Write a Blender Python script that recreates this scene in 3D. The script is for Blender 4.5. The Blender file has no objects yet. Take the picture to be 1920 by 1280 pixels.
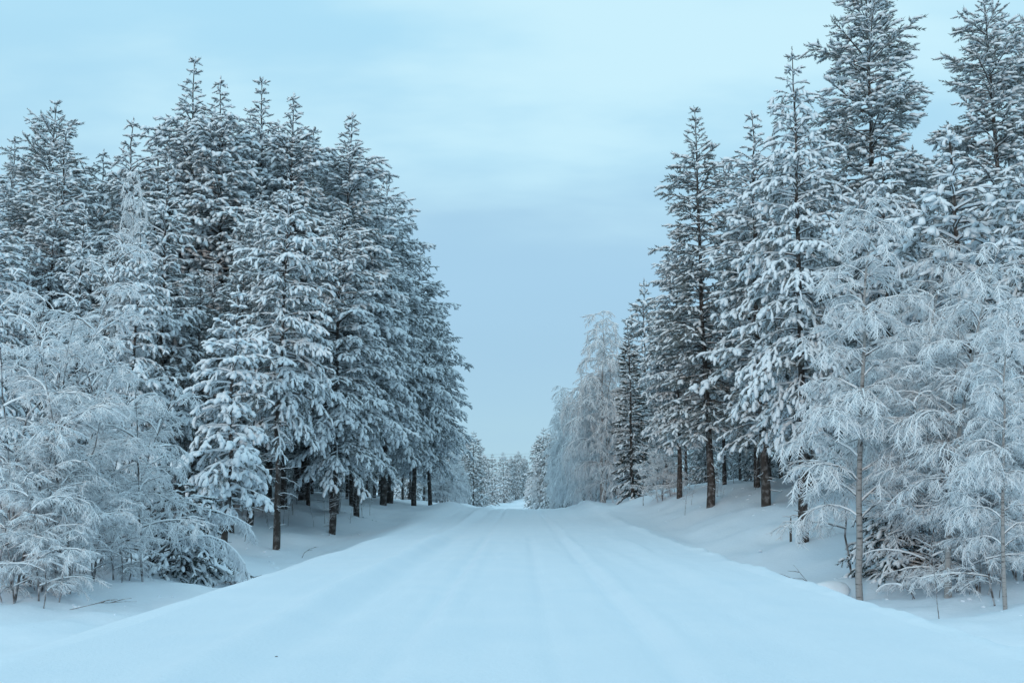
import bpy, math, random
import numpy as np
from mathutils import Vector, Matrix

R = math.radians
sc = bpy.context.scene
COL = sc.collection

# ------------------------------------------------------------------ camera
cam_d = bpy.data.cameras.new('camera')
cam_d.sensor_width = 36.0
cam_d.lens = 36.0
cam_d.clip_start = 0.1
cam_d.clip_end = 3000.0
cam = bpy.data.objects.new('camera', cam_d)
COL.objects.link(cam)
cam.location = (0.0, 0.0, 1.6)
cam.rotation_euler = (R(90 + 8.44), 0.0, R(0.45))
sc.camera = cam

# ------------------------------------------------------------------ sky
SUN_EL, SUN_AZ = 12.0, 200.0          # low winter sun veiled by cloud, behind the viewer; azimuth from +Y clockwise
world = bpy.data.worlds.new('World')
sc.world = world
world.use_nodes = True
nt = world.node_tree
nt.nodes.clear()
def N(tree, t, **kw):
    n = tree.nodes.new(t)
    for k, v in kw.items():
        setattr(n, k, v)
    return n
out = N(nt, 'ShaderNodeOutputWorld')
bg = N(nt, 'ShaderNodeBackground')
nt.links.new(bg.outputs[0], out.inputs[0])
sky = N(nt, 'ShaderNodeTexSky', sky_type='NISHITA', sun_disc=False)
sky.sun_elevation = R(SUN_EL)
sky.sun_rotation = R(SUN_AZ)
sky.air_density = 1.0
sky.dust_density = 1.0
sky.ozone_density = 2.0
skys = N(nt, 'ShaderNodeVectorMath', operation='SCALE')
skys.inputs['Scale'].default_value = 0.10
nt.links.new(sky.outputs[0], skys.inputs[0])
tc = N(nt, 'ShaderNodeTexCoord')
sep = N(nt, 'ShaderNodeSeparateXYZ')
nt.links.new(tc.outputs['Generated'], sep.inputs[0])
# clouds laid out on a plane overhead: divide the direction by its height
zc = N(nt, 'ShaderNodeMath', operation='ADD'); zc.inputs[1].default_value = 0.22
nt.links.new(sep.outputs[2], zc.inputs[0])
zm = N(nt, 'ShaderNodeMath', operation='MAXIMUM'); zm.inputs[1].default_value = 0.06
nt.links.new(zc.outputs[0], zm.inputs[0])
dv = N(nt, 'ShaderNodeVectorMath', operation='DIVIDE')
cmb = N(nt, 'ShaderNodeCombineXYZ')
for i in range(3):
    nt.links.new(zm.outputs[0], cmb.inputs[i])
nt.links.new(tc.outputs['Generated'], dv.inputs[0])
nt.links.new(cmb.outputs[0], dv.inputs[1])
mp = N(nt, 'ShaderNodeMapping'); mp.inputs['Scale'].default_value = (0.9, 1.7, 0.5); mp.inputs['Location'].default_value = (-4.18, -5.0, -0.39)
nt.links.new(dv.outputs[0], mp.inputs[0])
n1 = N(nt, 'ShaderNodeTexNoise'); n1.inputs['Scale'].default_value = 1.3; n1.inputs['Detail'].default_value = 5; n1.inputs['Roughness'].default_value = 0.5
nt.links.new(mp.outputs[0], n1.inputs['Vector'])
n2 = N(nt, 'ShaderNodeTexNoise'); n2.inputs['Scale'].default_value = 3.2; n2.inputs['Detail'].default_value = 4; n2.inputs['Roughness'].default_value = 0.5
nt.links.new(mp.outputs[0], n2.inputs['Vector'])
# height in the sky, made uneven by the clouds
wob = N(nt, 'ShaderNodeMath', operation='MULTIPLY_ADD'); wob.inputs[1].default_value = 0.10; wob.inputs[2].default_value = -0.05
nt.links.new(n1.outputs['Fac'], wob.inputs[0])
hz = N(nt, 'ShaderNodeMath', operation='ADD')
nt.links.new(sep.outputs[2], hz.inputs[0]); nt.links.new(wob.outputs[0], hz.inputs[1])
ramp = N(nt, 'ShaderNodeValToRGB')
cr = ramp.color_ramp
stops = [(0.0, (0.44, 0.69, 0.83)), (0.05, (0.42, 0.67, 0.83)), (0.12, (0.39, 0.635, 0.83)), (0.20, (0.40, 0.655, 0.86)), (0.265, (0.41, 0.67, 0.87)),
         (0.315, (0.455, 0.76, 0.95)), (0.42, (0.45, 0.785, 0.985)), (0.60, (0.46, 0.79, 1.0)), (1.0, (0.52, 0.85, 1.06))]
cr.elements[0].position, cr.elements[0].color = stops[0][0], (*stops[0][1], 1)
cr.elements[1].position, cr.elements[1].color = stops[-1][0], (*stops[-1][1], 1)
for p, c in stops[1:-1]:
    e = cr.elements.new(p); e.color = (*c, 1)
nt.links.new(hz.outputs[0], ramp.inputs[0])
# brighter cloud in drifts above the dull bank that lies along the horizon
r2 = N(nt, 'ShaderNodeMapRange', interpolation_type='SMOOTHSTEP'); r2.inputs['From Min'].default_value = 0.36; r2.inputs['From Max'].default_value = 0.62
n3 = N(nt, 'ShaderNodeMath', operation='MULTIPLY_ADD'); n3.inputs[1].default_value = 0.35
nt.links.new(n2.outputs['Fac'], n3.inputs[0])
n4 = N(nt, 'ShaderNodeMath', operation='MULTIPLY'); n4.inputs[1].default_value = 0.65
nt.links.new(n1.outputs['Fac'], n4.inputs[0]); nt.links.new(n4.outputs[0], n3.inputs[2])
nt.links.new(n3.outputs[0], r2.inputs['Value'])
fz = N(nt, 'ShaderNodeMapRange', interpolation_type='SMOOTHSTEP'); fz.inputs['From Min'].default_value = 0.20; fz.inputs['From Max'].default_value = 0.36
nt.links.new(hz.outputs[0], fz.inputs['Value'])
fm = N(nt, 'ShaderNodeMath', operation='MULTIPLY')
nt.links.new(fz.outputs[0], fm.inputs[0]); nt.links.new(r2.outputs[0], fm.inputs[1])
cl = N(nt, 'ShaderNodeMix', data_type='RGBA')
cl.inputs[7].default_value = (0.625, 0.92, 1.04, 1)
nt.links.new(fm.outputs[0], cl.inputs[0]); nt.links.new(ramp.outputs[0], cl.inputs[6])
mix = N(nt, 'ShaderNodeMix', data_type='RGBA'); mix.inputs[0].default_value = 0.93
nt.links.new(skys.outputs[0], mix.inputs[6]); nt.links.new(cl.outputs[2], mix.inputs[7])
nt.links.new(mix.outputs[2], bg.inputs[0])
bg.inputs[1].default_value = 1.0

# ------------------------------------------------------------------ sun
sd = bpy.data.lights.new('sun', 'SUN')
sd.energy = 0.75
sd.angle = R(14)
sd.color = (1.0, 0.80, 0.66)
sun = bpy.data.objects.new('sun', sd)
COL.objects.link(sun)
az = R(SUN_AZ)
to_sun = Vector((math.sin(az) * math.cos(R(SUN_EL)), math.cos(az) * math.cos(R(SUN_EL)), math.sin(R(SUN_EL))))
sun.rotation_euler = to_sun.to_track_quat('Z', 'Y').to_euler()
sun.location = (-20, -40, 30)

# ------------------------------------------------------------------ exposure and render settings
sc.view_settings.view_transform = 'Standard'
sc.view_settings.look = 'None'
sc.view_settings.exposure = 0.0
sc.view_settings.gamma = 1.0
sc.view_settings.use_curve_mapping = False
sc.render.engine = 'CYCLES'
sc.cycles.max_bounces = 8
sc.cycles.diffuse_bounces = 7
sc.cycles.glossy_bounces = 1
sc.cycles.use_denoising = True

# ------------------------------------------------------------------ materials
def mat(name):
    m = bpy.data.materials.new(name)
    m.use_nodes = True
    return m, m.node_tree, m.node_tree.nodes['Principled BSDF']

def noise(t, scale, detail=3, coord='Object', rough=0.5, sc3=None):
    c = N(t, 'ShaderNodeTexCoord')
    n = N(t, 'ShaderNodeTexNoise')
    n.inputs['Scale'].default_value = scale
    n.inputs['Detail'].default_value = detail
    n.inputs['Roughness'].default_value = rough
    if sc3:
        m = N(t, 'ShaderNodeMapping'); m.inputs['Scale'].default_value = sc3
        t.links.new(c.outputs[coord], m.inputs[0]); t.links.new(m.outputs[0], n.inputs['Vector'])
    else:
        t.links.new(c.outputs[coord], n.inputs['Vector'])
    return n

def two_tone(t, b, fac, c0, c1, lo, hi):
    r = N(t, 'ShaderNodeMapRange'); r.inputs['From Min'].default_value = lo; r.inputs['From Max'].default_value = hi
    t.links.new(fac, r.inputs['Value'])
    mx = N(t, 'ShaderNodeMix', data_type='RGBA')
    mx.inputs[6].default_value = (*c0, 1); mx.inputs[7].default_value = (*c1, 1)
    t.links.new(r.outputs[0], mx.inputs[0])
    t.links.new(mx.outputs[2], b.inputs['Base Color'])
    return mx

def bump(t, b, fac, strength, dist):
    bp = N(t, 'ShaderNodeBump'); bp.inputs['Strength'].default_value = strength; bp.inputs['Distance'].default_value = dist
    t.links.new(fac, bp.inputs['Height']); t.links.new(bp.outputs[0], b.inputs['Normal'])
    return bp

def snow_material(name, c0, c1, s1, s2, b1):
    m, t, b = mat(name)
    n = noise(t, s1, 4)
    two_tone(t, b, n.outputs['Fac'], c0, c1, 0.3, 0.7)
    b.inputs['Roughness'].default_value = 0.75
    b.inputs['Specular IOR Level'].default_value = 0.15
    g = noise(t, s2, 5, rough=0.65)
    bump(t, b, g.outputs['Fac'], 0.5, b1)
    return m
SNOW_ROAD = snow_material('packed_road_snow', (0.79, 0.875, 0.955), (0.83, 0.90, 0.97), 0.7, 17.0, 0.035)
SNOW_GROUND = snow_material('deep_ground_snow', (0.80, 0.88, 0.96), (0.84, 0.905, 0.97), 0.5, 6.0, 0.04)
SNOW_TREE = snow_material('tree_snow', (0.86, 0.915, 0.965), (0.91, 0.945, 0.98), 2.0, 14.0, 0.03)
FROST = snow_material('birch_hoarfrost', (0.92, 0.95, 0.98), (0.95, 0.97, 0.99), 2.0, 14.0, 0.02)
def rimed(name, dark, rime, scale, lo, hi, rough=0.85):
    m, t, b = mat(name)
    n = noise(t, scale, 4, rough=0.6)
    two_tone(t, b, n.outputs['Fac'], dark, rime, lo, hi)
    b.inputs['Roughness'].default_value = rough
    b.inputs['Specular IOR Level'].default_value = 0.2
    return m
NEEDLE = rimed('rimed_needles', (0.046, 0.060, 0.052), (0.46, 0.49, 0.50), 2.2, 0.34, 0.76)
NEEDLE_DARK = rimed('dark_spruce_needles', (0.022, 0.034, 0.030), (0.16, 0.19, 0.19), 2.4, 0.46, 0.85)
BARK = rimed('pine_bark', (0.060, 0.050, 0.045), (0.34, 0.33, 0.33), 5.0, 0.48, 0.80)
TWIG = rimed('birch_twig_bark', (0.085, 0.074, 0.072), (0.50, 0.51, 0.53), 6.0, 0.40, 0.66)
def bark_bump(m, sc3, strength, dist):
    t = m.node_tree; b = t.nodes['Principled BSDF']
    g = noise(t, 6.0, 5, sc3=sc3, rough=0.6)
    bump(t, b, g.outputs['Fac'], strength, dist)
bark_bump(BARK, (3.0, 3.0, 0.7), 0.9, 0.05)
m, t, b = mat('birch_bark')
nb = noise(t, 5.0, 4, sc3=(0.6, 0.6, 3.2), rough=0.6)
two_tone(t, b, nb.outputs['Fac'], (0.36, 0.34, 0.33), (0.075, 0.07, 0.07), 0.54, 0.66)
b.inputs['Roughness'].default_value = 0.8
BIRCH = m
m, t, b = mat('broken_wood')
nb = noise(t, 8.0, 4, sc3=(3, 3, 0.5))
two_tone(t, b, nb.outputs['Fac'], (0.05, 0.043, 0.04), (0.17, 0.15, 0.135), 0.4, 0.7)
b.inputs['Roughness'].default_value = 0.9
WOOD = m
m, t, b = mat('wire_metal')
nb = noise(t, 1.0, 2)
two_tone(t, b, nb.outputs['Fac'], (0.2, 0.21, 0.22), (0.3, 0.31, 0.32), 0.3, 0.7)
WIRE = m

# ------------------------------------------------------------------ mesh helpers
class MB:
    """collects vertex / face arrays; build() links them as one mesh object"""
    def __init__(self):
        self.v, self.f, self.m, self.n = [], [], [], 0
    def add(self, v, f, mi=0):
        v = np.asarray(v, dtype=np.float64).reshape(-1, 3)
        f = np.asarray(f, dtype=np.int64)
        if len(f) == 0:
            return
        self.v.append(v); self.f.append(f + self.n); self.m.append(np.full(len(f), mi)); self.n += len(v)
    def mesh(self, name, mats, smooth=True):
        me = bpy.data.meshes.new(name)
        v = np.concatenate(self.v)
        loops = np.concatenate([f.ravel() for f in self.f])
        tot = np.concatenate([np.full(len(f), f.shape[1]) for f in self.f])
        start = np.concatenate([[0], np.cumsum(tot)[:-1]])
        me.vertices.add(len(v)); me.vertices.foreach_set('co', v.astype(np.float32).ravel())
        me.loops.add(len(loops)); me.loops.foreach_set('vertex_index', loops.astype(np.int32))
        me.polygons.add(len(tot)); me.polygons.foreach_set('loop_start', start.astype(np.int32))
        for mm in mats:
            me.materials.append(mm)
        me.polygons.foreach_set('material_index', np.concatenate(self.m).astype(np.int32))
        me.polygons.foreach_set('use_smooth', np.full(len(tot), smooth))
        me.update(calc_edges=True)
        return me

def unit(a):
    return a / np.maximum(np.linalg.norm(a, axis=-1, keepdims=True), 1e-9)

def frames(d):
    x = unit(np.asarray(d, float))
    up = np.broadcast_to(np.array([0.0, 0.0, 1.0]), x.shape)
    y = np.cross(up, x)
    bad = np.linalg.norm(y, axis=-1) < 0.05
    y[bad] = np.array([0.0, 1.0, 0.0])
    y = unit(y)
    z = np.cross(x, y)
    return x, y, z

def tubes(P, rad, S=4):
    """P (M,K,3) polylines, rad (M,K): open tubes of S sides"""
    P = np.asarray(P, float); M, K, _ = P.shape
    T = np.empty_like(P)
    T[:, 1:-1] = P[:, 2:] - P[:, :-2]; T[:, 0] = P[:, 1] - P[:, 0]; T[:, -1] = P[:, -1] - P[:, -2]
    T = unit(T)
    ref = np.where(np.abs(T[:, :1, 2:3]) > 0.8, np.array([1.0, 0, 0]), np.array([0, 0, 1.0]))
    A = unit(np.cross(np.broadcast_to(ref, T.shape), T)); B = np.cross(T, A)
    an = np.arange(S) * 2 * math.pi / S + 0.4
    V = P[:, :, None, :] + rad[:, :, None, None] * (np.cos(an)[None, None, :, None] * A[:, :, None, :] + np.sin(an)[None, None, :, None] * B[:, :, None, :])
    base = np.arange(M)[:, None, None] * (K * S) + np.arange(K - 1)[None, :, None] * S
    s = np.arange(S)[None, None, :]; s2 = (s + 1) % S
    F = np.stack([base + s, base + s2, base + S + s2, base + S + s], -1).reshape(-1, 4)
    return V.reshape(-1, 3), F

def instance(tv, tf, P, X, Y, Z, S):
    """template (n,3),(k,3) at positions P with axes and scale S (M,) or (M,3)"""
    S = np.asarray(S, float)
    if S.ndim == 1:
        S = np.repeat(S[:, None], 3, 1)
    L = tv[None] * S[:, None, :]
    V = P[:, None] + L[..., :1] * X[:, None] + L[..., 1:2] * Y[:, None] + L[..., 2:] * Z[:, None]
    F = tf[None] + (np.arange(len(P)) * len(tv))[:, None, None]
    return V.reshape(-1, 3), F.reshape(-1, tf.shape[1])

# ---- templates: a shoot of needles, a finger of snow, a frosted birch spray
def needle_template(rng, n=12, w=0.125, ln=0.36):
    v, f = [], []
    for i in range(n):
        u = i / n * 0.95
        ph = i * 2.39996 + rng.uniform(-.3, .3); a = R(rng.uniform(30, 52)) * (1 - 0.45 * u)
        d = np.array([math.cos(a), math.sin(a) * math.cos(ph), math.sin(a) * math.sin(ph)])
        p = np.array([u, 0, -0.06 * u * u]); side = unit(np.cross(d, [0.3, math.sin(ph), -math.cos(ph)])) * w / 2
        k = len(v)
        v += [p - side, p + side, p + d * ln * rng.uniform(.8, 1.15)]
        f.append([k, k + 1, k + 2])
    return np.array(v), np.array(f)

def lump_template(rng):
    """a soft finger of snow lying on a shoot: blunt at both ends, flat below"""
    v, f = [], []
    xs = [-.04, 0.36, 0.80]
    W = [0.15, 0.20, 0.165]
    v.append([-0.16, 0, 0.03])
    for x, w in zip(xs, W):
        w *= rng.uniform(.8, 1.25); z0 = 0.03 - 0.15 * x * x
        jy = rng.uniform(-.05, .05); hh = rng.uniform(.8, 1.2)
        v += [[x, jy - w, z0 - .02], [x + .03, jy - w * .55, z0 + w * 1.0 * hh], [x + .03, jy + w * .6, z0 + w * hh * rng.uniform(.8, 1.1)], [x, jy + w, z0 - .02]]
    v.append([0.97, 0, -0.11])
    for s in range(4):
        f.append([0, 1 + (s + 1) % 4, 1 + s]); f.append([13, 9 + s, 9 + (s + 1) % 4])
    for r_ in range(2):
        for s in range(4):
            a, b2 = 1 + r_ * 4 + s, 1 + r_ * 4 + (s + 1) % 4
            f.append([a, b2, b2 + 4]); f.append([a, b2 + 4, a + 4])
    return np.array(v), np.array(f)

def spray_template(rng, n=11, rs=0.023, rt=0.0055):
    """main twig of length 1 along x, drooping, with side twigs; returns (snow v,f), (bark v,f) triangles"""
    S_, B_ = MB(), MB()
    def tw(p0, d, ln, droop, rr, bark, k):
        pts = [np.array(p0, float)]; d = np.array(d, float)
        for i in range(k - 1):
            d = unit(d + np.array([0, 0, -droop / (k - 1)]) + rng.normal(0, .09, 3)); pts.append(pts[-1] + d * ln / (k - 1))
        P = np.array(pts)[None]
        rad = np.array([[rr * .9, rr * 1.25, rr * .4]]) if k == 3 else np.array([[rr * 1.2, rr * .45]])
        v, f = tubes(P + np.array([0, 0, rr * 0.5]), rad, 3)
        S_.add(v, np.concatenate([f[:, [0, 1, 2]], f[:, [0, 2, 3]]]))
        if bark:
            v, f = tubes(P[:, ::k - 1] + np.array([0, 0, -rr * 0.7]), np.array([[rt, rt * .6]]), 3)
            B_.add(v, np.concatenate([f[:, [0, 1, 2]], f[:, [0, 2, 3]]]))
        return P[0]
    m_ = tw([0, 0, 0], [1, 0, .1], 1.0, .6, rs, True, 3)
    for i in range(n):
        u = 0.08 + 0.86 * i / n; q = u * 2; i0 = int(q); p = m_[i0] + (m_[min(i0 + 1, 2)] - m_[i0]) * (q - i0)
        s = 1 if i % 2 else -1; a = R(rng.uniform(25, 62))
        tw(p, [math.cos(a), s * math.sin(a), rng.uniform(-.45, .4)], rng.uniform(.26, .58) * (1.1 - .5 * u), rng.uniform(.2, .9), rs * .9, i % 4 == 1, 2)
    return (np.concatenate(S_.v), np.concatenate(S_.f)), (np.concatenate(B_.v), np.concatenate(B_.f))

trng = np.random.default_rng(5)
NT = [needle_template(trng) for _ in range(4)]
LT = [lump_template(trng) for _ in range(5)]
ST = [spray_template(trng) for _ in range(4)]

def curve(p0, az_, pitch0, pitch1, L, K, rng, wig=0.05, power=1.0):
    """a limb that leaves p0 at azimuth az_ and bends from pitch0 to pitch1"""
    pts = [np.array(p0, float)]
    for i in range(K - 1):
        s = (i + .5) / (K - 1)
        pt = pitch0 + (pitch1 - pitch0) * s ** power + rng.normal(0, wig)
        a = az_ + rng.normal(0, wig)
        pts.append(pts[-1] + np.array([math.cos(a) * math.cos(pt), math.sin(a) * math.cos(pt), math.sin(pt)]) * L / (K - 1))
    return np.array(pts)

def along(P, s):
    q = s * (len(P) - 1); i = min(int(q), len(P) - 2)
    return P[i] + (P[i + 1] - P[i]) * (q - i), unit(P[i + 1] - P[i])

# ---- things made of parts
def tag(o, label=None, cat=None, group=None, kind=None):
    if label: o['label'] = label
    if cat: o['category'] = cat
    if group: o['group'] = group
    if kind: o['kind'] = kind
    return o

def link(name, me, parent=None):
    o = bpy.data.objects.new(name, me)
    COL.objects.link(o)
    if parent is not None:
        o.parent = parent
    return o

class Proto:
    """meshes of one kind of tree: list of (part name, mesh, list of (sub-part name, mesh))"""
    def __init__(self, H, parts, stuff=()):
        self.H, self.parts, self.stuff = H, parts, stuff
    def place(self, name, x, y, z, sx, sz, rot, label, cat, group=None, lean=(0, 0)):
        e = link(name, None)
        e.empty_display_size = 0.2
        e.location = (x, y, z); e.scale = (sx, sx, sz); e.rotation_euler = (lean[0], lean[1], rot)
        for pn, me, subs in self.parts:
            o = link(pn, me, e)
            if pn in self.stuff: o['kind'] = 'stuff'
            for sn, sm in subs:
                link(sn, sm, o)
        return tag(e, label, cat, group)

def trunk_mesh(name, H, r0, rng, material, wander, K=14, S=9, top=0.012, root=True):
    z = np.linspace(-0.5, H, K)
    wx = np.cumsum(rng.normal(0, wander, K)); wy = np.cumsum(rng.normal(0, wander, K))
    wx -= wx[1]; wy -= wy[1]
    P = np.stack([wx, wy, z], 1)
    s = np.clip(z / H, 0, 1)
    rad = (r0 - top) * (1 - s) ** 0.9 + top
    if root:
        rad[:2] *= 1.18
    mb = MB(); v, f = tubes(P[None], rad[None], S); mb.add(v, f)
    def at(zz):
        return np.array([np.interp(zz, z, wx), np.interp(zz, z, wy), zz])
    return mb, at, rad

def conifer(seed, H, cb, rmax, dz, nb, pitch=(0.0, 0.7), droop=0.7, shoot=0.36, snow=0.75, lump=1.0, prof='cone', l2=0.42, sp2=0.24,
            needle=NEEDLE, dead=0, wander=0.04, r0=None, spire=1.0, uptip=0.0, shootgap=0.42, pad=0.0, name='pine'):
    rng = np.random.default_rng(seed)
    r0 = r0 or 0.0075 * H + 0.03
    tb, at, _ = trunk_mesh('trunk', H, r0, rng, BARK, wander)
    main, sec, sec_r, mr = [], [], [], []
    shl = []; shp, shd, shx = [], [], []          # shoot position, direction, exposure
    z = cb; k = 0
    while z < H - 0.12:
        t = (z - cb) / (H - cb)
        if prof == 'cone':
            pr = (1 - t) ** 0.46 * min(1.0, 0.72 + 1.6 * t) * (.93 + .14 * math.sin(z * 1.7 + seed)) + 0.02
        elif prof == 'round':
            pr = math.sqrt(max(0.02, 1 - t ** 2.4)) * min(1.0, 0.55 + 1.6 * t) * (0.8 + .35 * math.sin(z * 2.1 + seed))
        else:                                  # narrow column
            pr = (1 - t) ** 0.7 * min(1.0, 0.7 + 2 * t) + 0.04
        zt = H - z
        pr *= min(1.0, .10 + .90 * (zt / (1.9 * spire)) ** 1.3) if zt < 1.9 * spire else 1.0
        n = nb if zt > 1.4 * spire else 4
        for j in range(n):
            zz = z + rng.uniform(-.5, .5) * dz * (1 if zt > 2 else .15)
            if zz > H - .1: continue
            bl = rng.uniform(.5, 1.4)
            L = max(0.14, rmax * pr * rng.uniform(.62, 1.18))
            a = k * 0.7 + j * 2 * math.pi / n + rng.normal(0, .22)
            p0 = pitch[0] + (pitch[1] - pitch[0]) * t + rng.normal(0, .1)
            dr = droop * (1 - .4 * t) * rng.uniform(.7, 1.25)
            P = curve(at(zz), a, p0, p0 - dr + uptip, L, 7, rng, .05)
            main.append(P); mr.append(np.linspace(0.012 + 0.012 * L, 0.006, 7))
            # side branchlets
            m = max(1, int(L * .82 / sp2))
            for q in range(m):
                s = 0.18 + 0.80 * (q + rng.uniform(.1, .9)) / m
                pp, dd = along(P, s)
                sd_ = 1 if q % 2 else -1
                ll = max(.14, min(1.5, L * l2) * (1.12 - .8 * s) * rng.uniform(.65, 1.25))
                hh = math.atan2(dd[1], dd[0]) + sd_ * R(rng.uniform(32, 68))
                pt = math.asin(np.clip(dd[2], -1, 1)) * .6 + rng.normal(0.05, .16)
                Q = curve(pp, hh, pt, pt - droop * rng.uniform(.4, 1.1), ll, 4, rng, .06)
                sec.append(Q); sec_r.append(s)
                ns = max(1, int(ll / (shoot * shootgap)))
                for w in range(ns):
                    u = (w + rng.uniform(.3, 1.0)) / ns
                    p3, d3 = along(Q, min(u, .999))
                    yaw = (1 if w % 2 else -1) * R(rng.uniform(12, 55)) * (1 if u < .85 else .3)
                    c_, s_ = math.cos(yaw), math.sin(yaw)
                    d4 = np.array([d3[0] * c_ - d3[1] * s_, d3[0] * s_ + d3[1] * c_, d3[2] * .75 - rng.uniform(-.1, .75) * droop])
                    shp.append(p3); shd.append(d4); shx.append(.35 + .65 * s * (.5 + .5 * u)); shl.append(bl)
            p3, d3 = along(P, .97)
            shp.append(p3); shd.append(d3 + np.array([0, 0, uptip * .5])); shx.append(1); shl.append(bl)
            for s in (.55, .7, .84):
                p3, d3 = along(P, s); shp.append(p3); shd.append(d3 + rng.normal(0, .2, 3)); shx.append(s); shl.append(bl)
        z += dz * rng.uniform(.8, 1.2) * (1 if zt > 2 else 1.15); k += 1
    # the leader with its last upright shoots
    for q in range(3):
        p = at(H - .10 - .12 * q); a = q * 2.4
        shp.append(p); shd.append(np.array([math.cos(a) * .18, math.sin(a) * .18, 1.0])); shx.append(.5); shl.append(1.0)
    shp, shd, shx, shl = np.array(shp), unit(np.array(shd)), np.array(shx), np.array(shl)
    M = len(shp)
    X, Y, Z = frames(shd)
    size = shoot * rng.uniform(.7, 1.3, M) * np.where(shp[:, 2] > H - 1.5 * spire, .62, 1.0)
    crown, sn = MB(), MB()
    main = np.array(main); mr = np.array(mr); sec = np.array(sec)
    v, f = tubes(main, mr, 4); crown.add(v, f, 0)
    sr = np.repeat(np.linspace(.010, .004, 4)[None], len(sec), 0)
    v, f = tubes(sec, sr, 3); crown.add(v, f, 0)
    which = rng.integers(0, len(NT), M)
    for i, (tv, tf) in enumerate(NT):
        g = which == i
        v, f = instance(tv, tf, shp[g], X[g], Y[g], Z[g], size[g]); crown.add(v, f, 1)
    # snow fingers on the shoots
    has = rng.uniform(0, 1, M) < snow * np.clip(shx * 1.25, .25, 1) * np.clip(.45 + .7 * shl, 0, 1.08)
    wl = rng.integers(0, len(LT), M)
    lump_s = lump * (.62 + .42 * shl)
    lsz = np.stack([size * rng.uniform(.75, 1.12, M), size * lump_s * rng.uniform(.7, 1.35, M), size * lump_s * rng.uniform(.65, 1.4, M)], 1)
    for i, (tv, tf) in enumerate(LT):
        g = has & (wl == i)
        if g.any():
            v, f = instance(tv, tf, shp[g] + np.array([0, 0, .022]), X[g], Y[g], Z[g], lsz[g]); sn.add(v, f)
    # snow lying along the limbs
    g = rng.uniform(0, 1, len(main)) < snow
    v, f = tubes(main[g] + np.array([0, 0, .022]), mr[g] * .9 + .009 * lump + pad * .3 * rng.uniform(.2, 1.2, mr[g].shape), 4); sn.add(v, f)
    g = rng.uniform(0, 1, len(sec)) < snow * .8
    padr = sr[g] + (.010 + pad * rng.uniform(.2, 1.0, (g.sum(), 4)) * np.array([.5, 1, 1, .5])) * lump
    v, f = tubes(sec[g] + np.array([0, 0, .015 + pad * .45]), padr, 4 if pad else 3); sn.add(v, f)
    # dead lower limbs with a line of snow
    if dead:
        dl, dr_ = [], []
        for i in range(dead):
            zz = rng.uniform(.12 * cb, cb); L = rng.uniform(.4, 1.0) * (0.5 + zz / cb)
            P = curve(at(zz), rng.uniform(0, 6.28), rng.uniform(-.3, .35), rng.uniform(-.7, .2), L, 7, rng, .16)
            dl.append(P); dr_.append(np.linspace(.018, .005, 7))
        dl, dr_ = np.array(dl), np.array(dr_)
        v, f = tubes(dl, dr_, 4); tb.add(v, f)
        v, f = tubes(dl + np.array([0, 0, .014]), dr_ * .6 + .008, 4); sn.add(v, f)
    return Proto(H, [('trunk', tb.mesh(name + '_trunk', [BARK]), []),
                     ('crown', crown.mesh(name + '_crown', [BARK, needle]), [('snow', sn.mesh(name + '_snow', [SNOW_TREE]))])])

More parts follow.
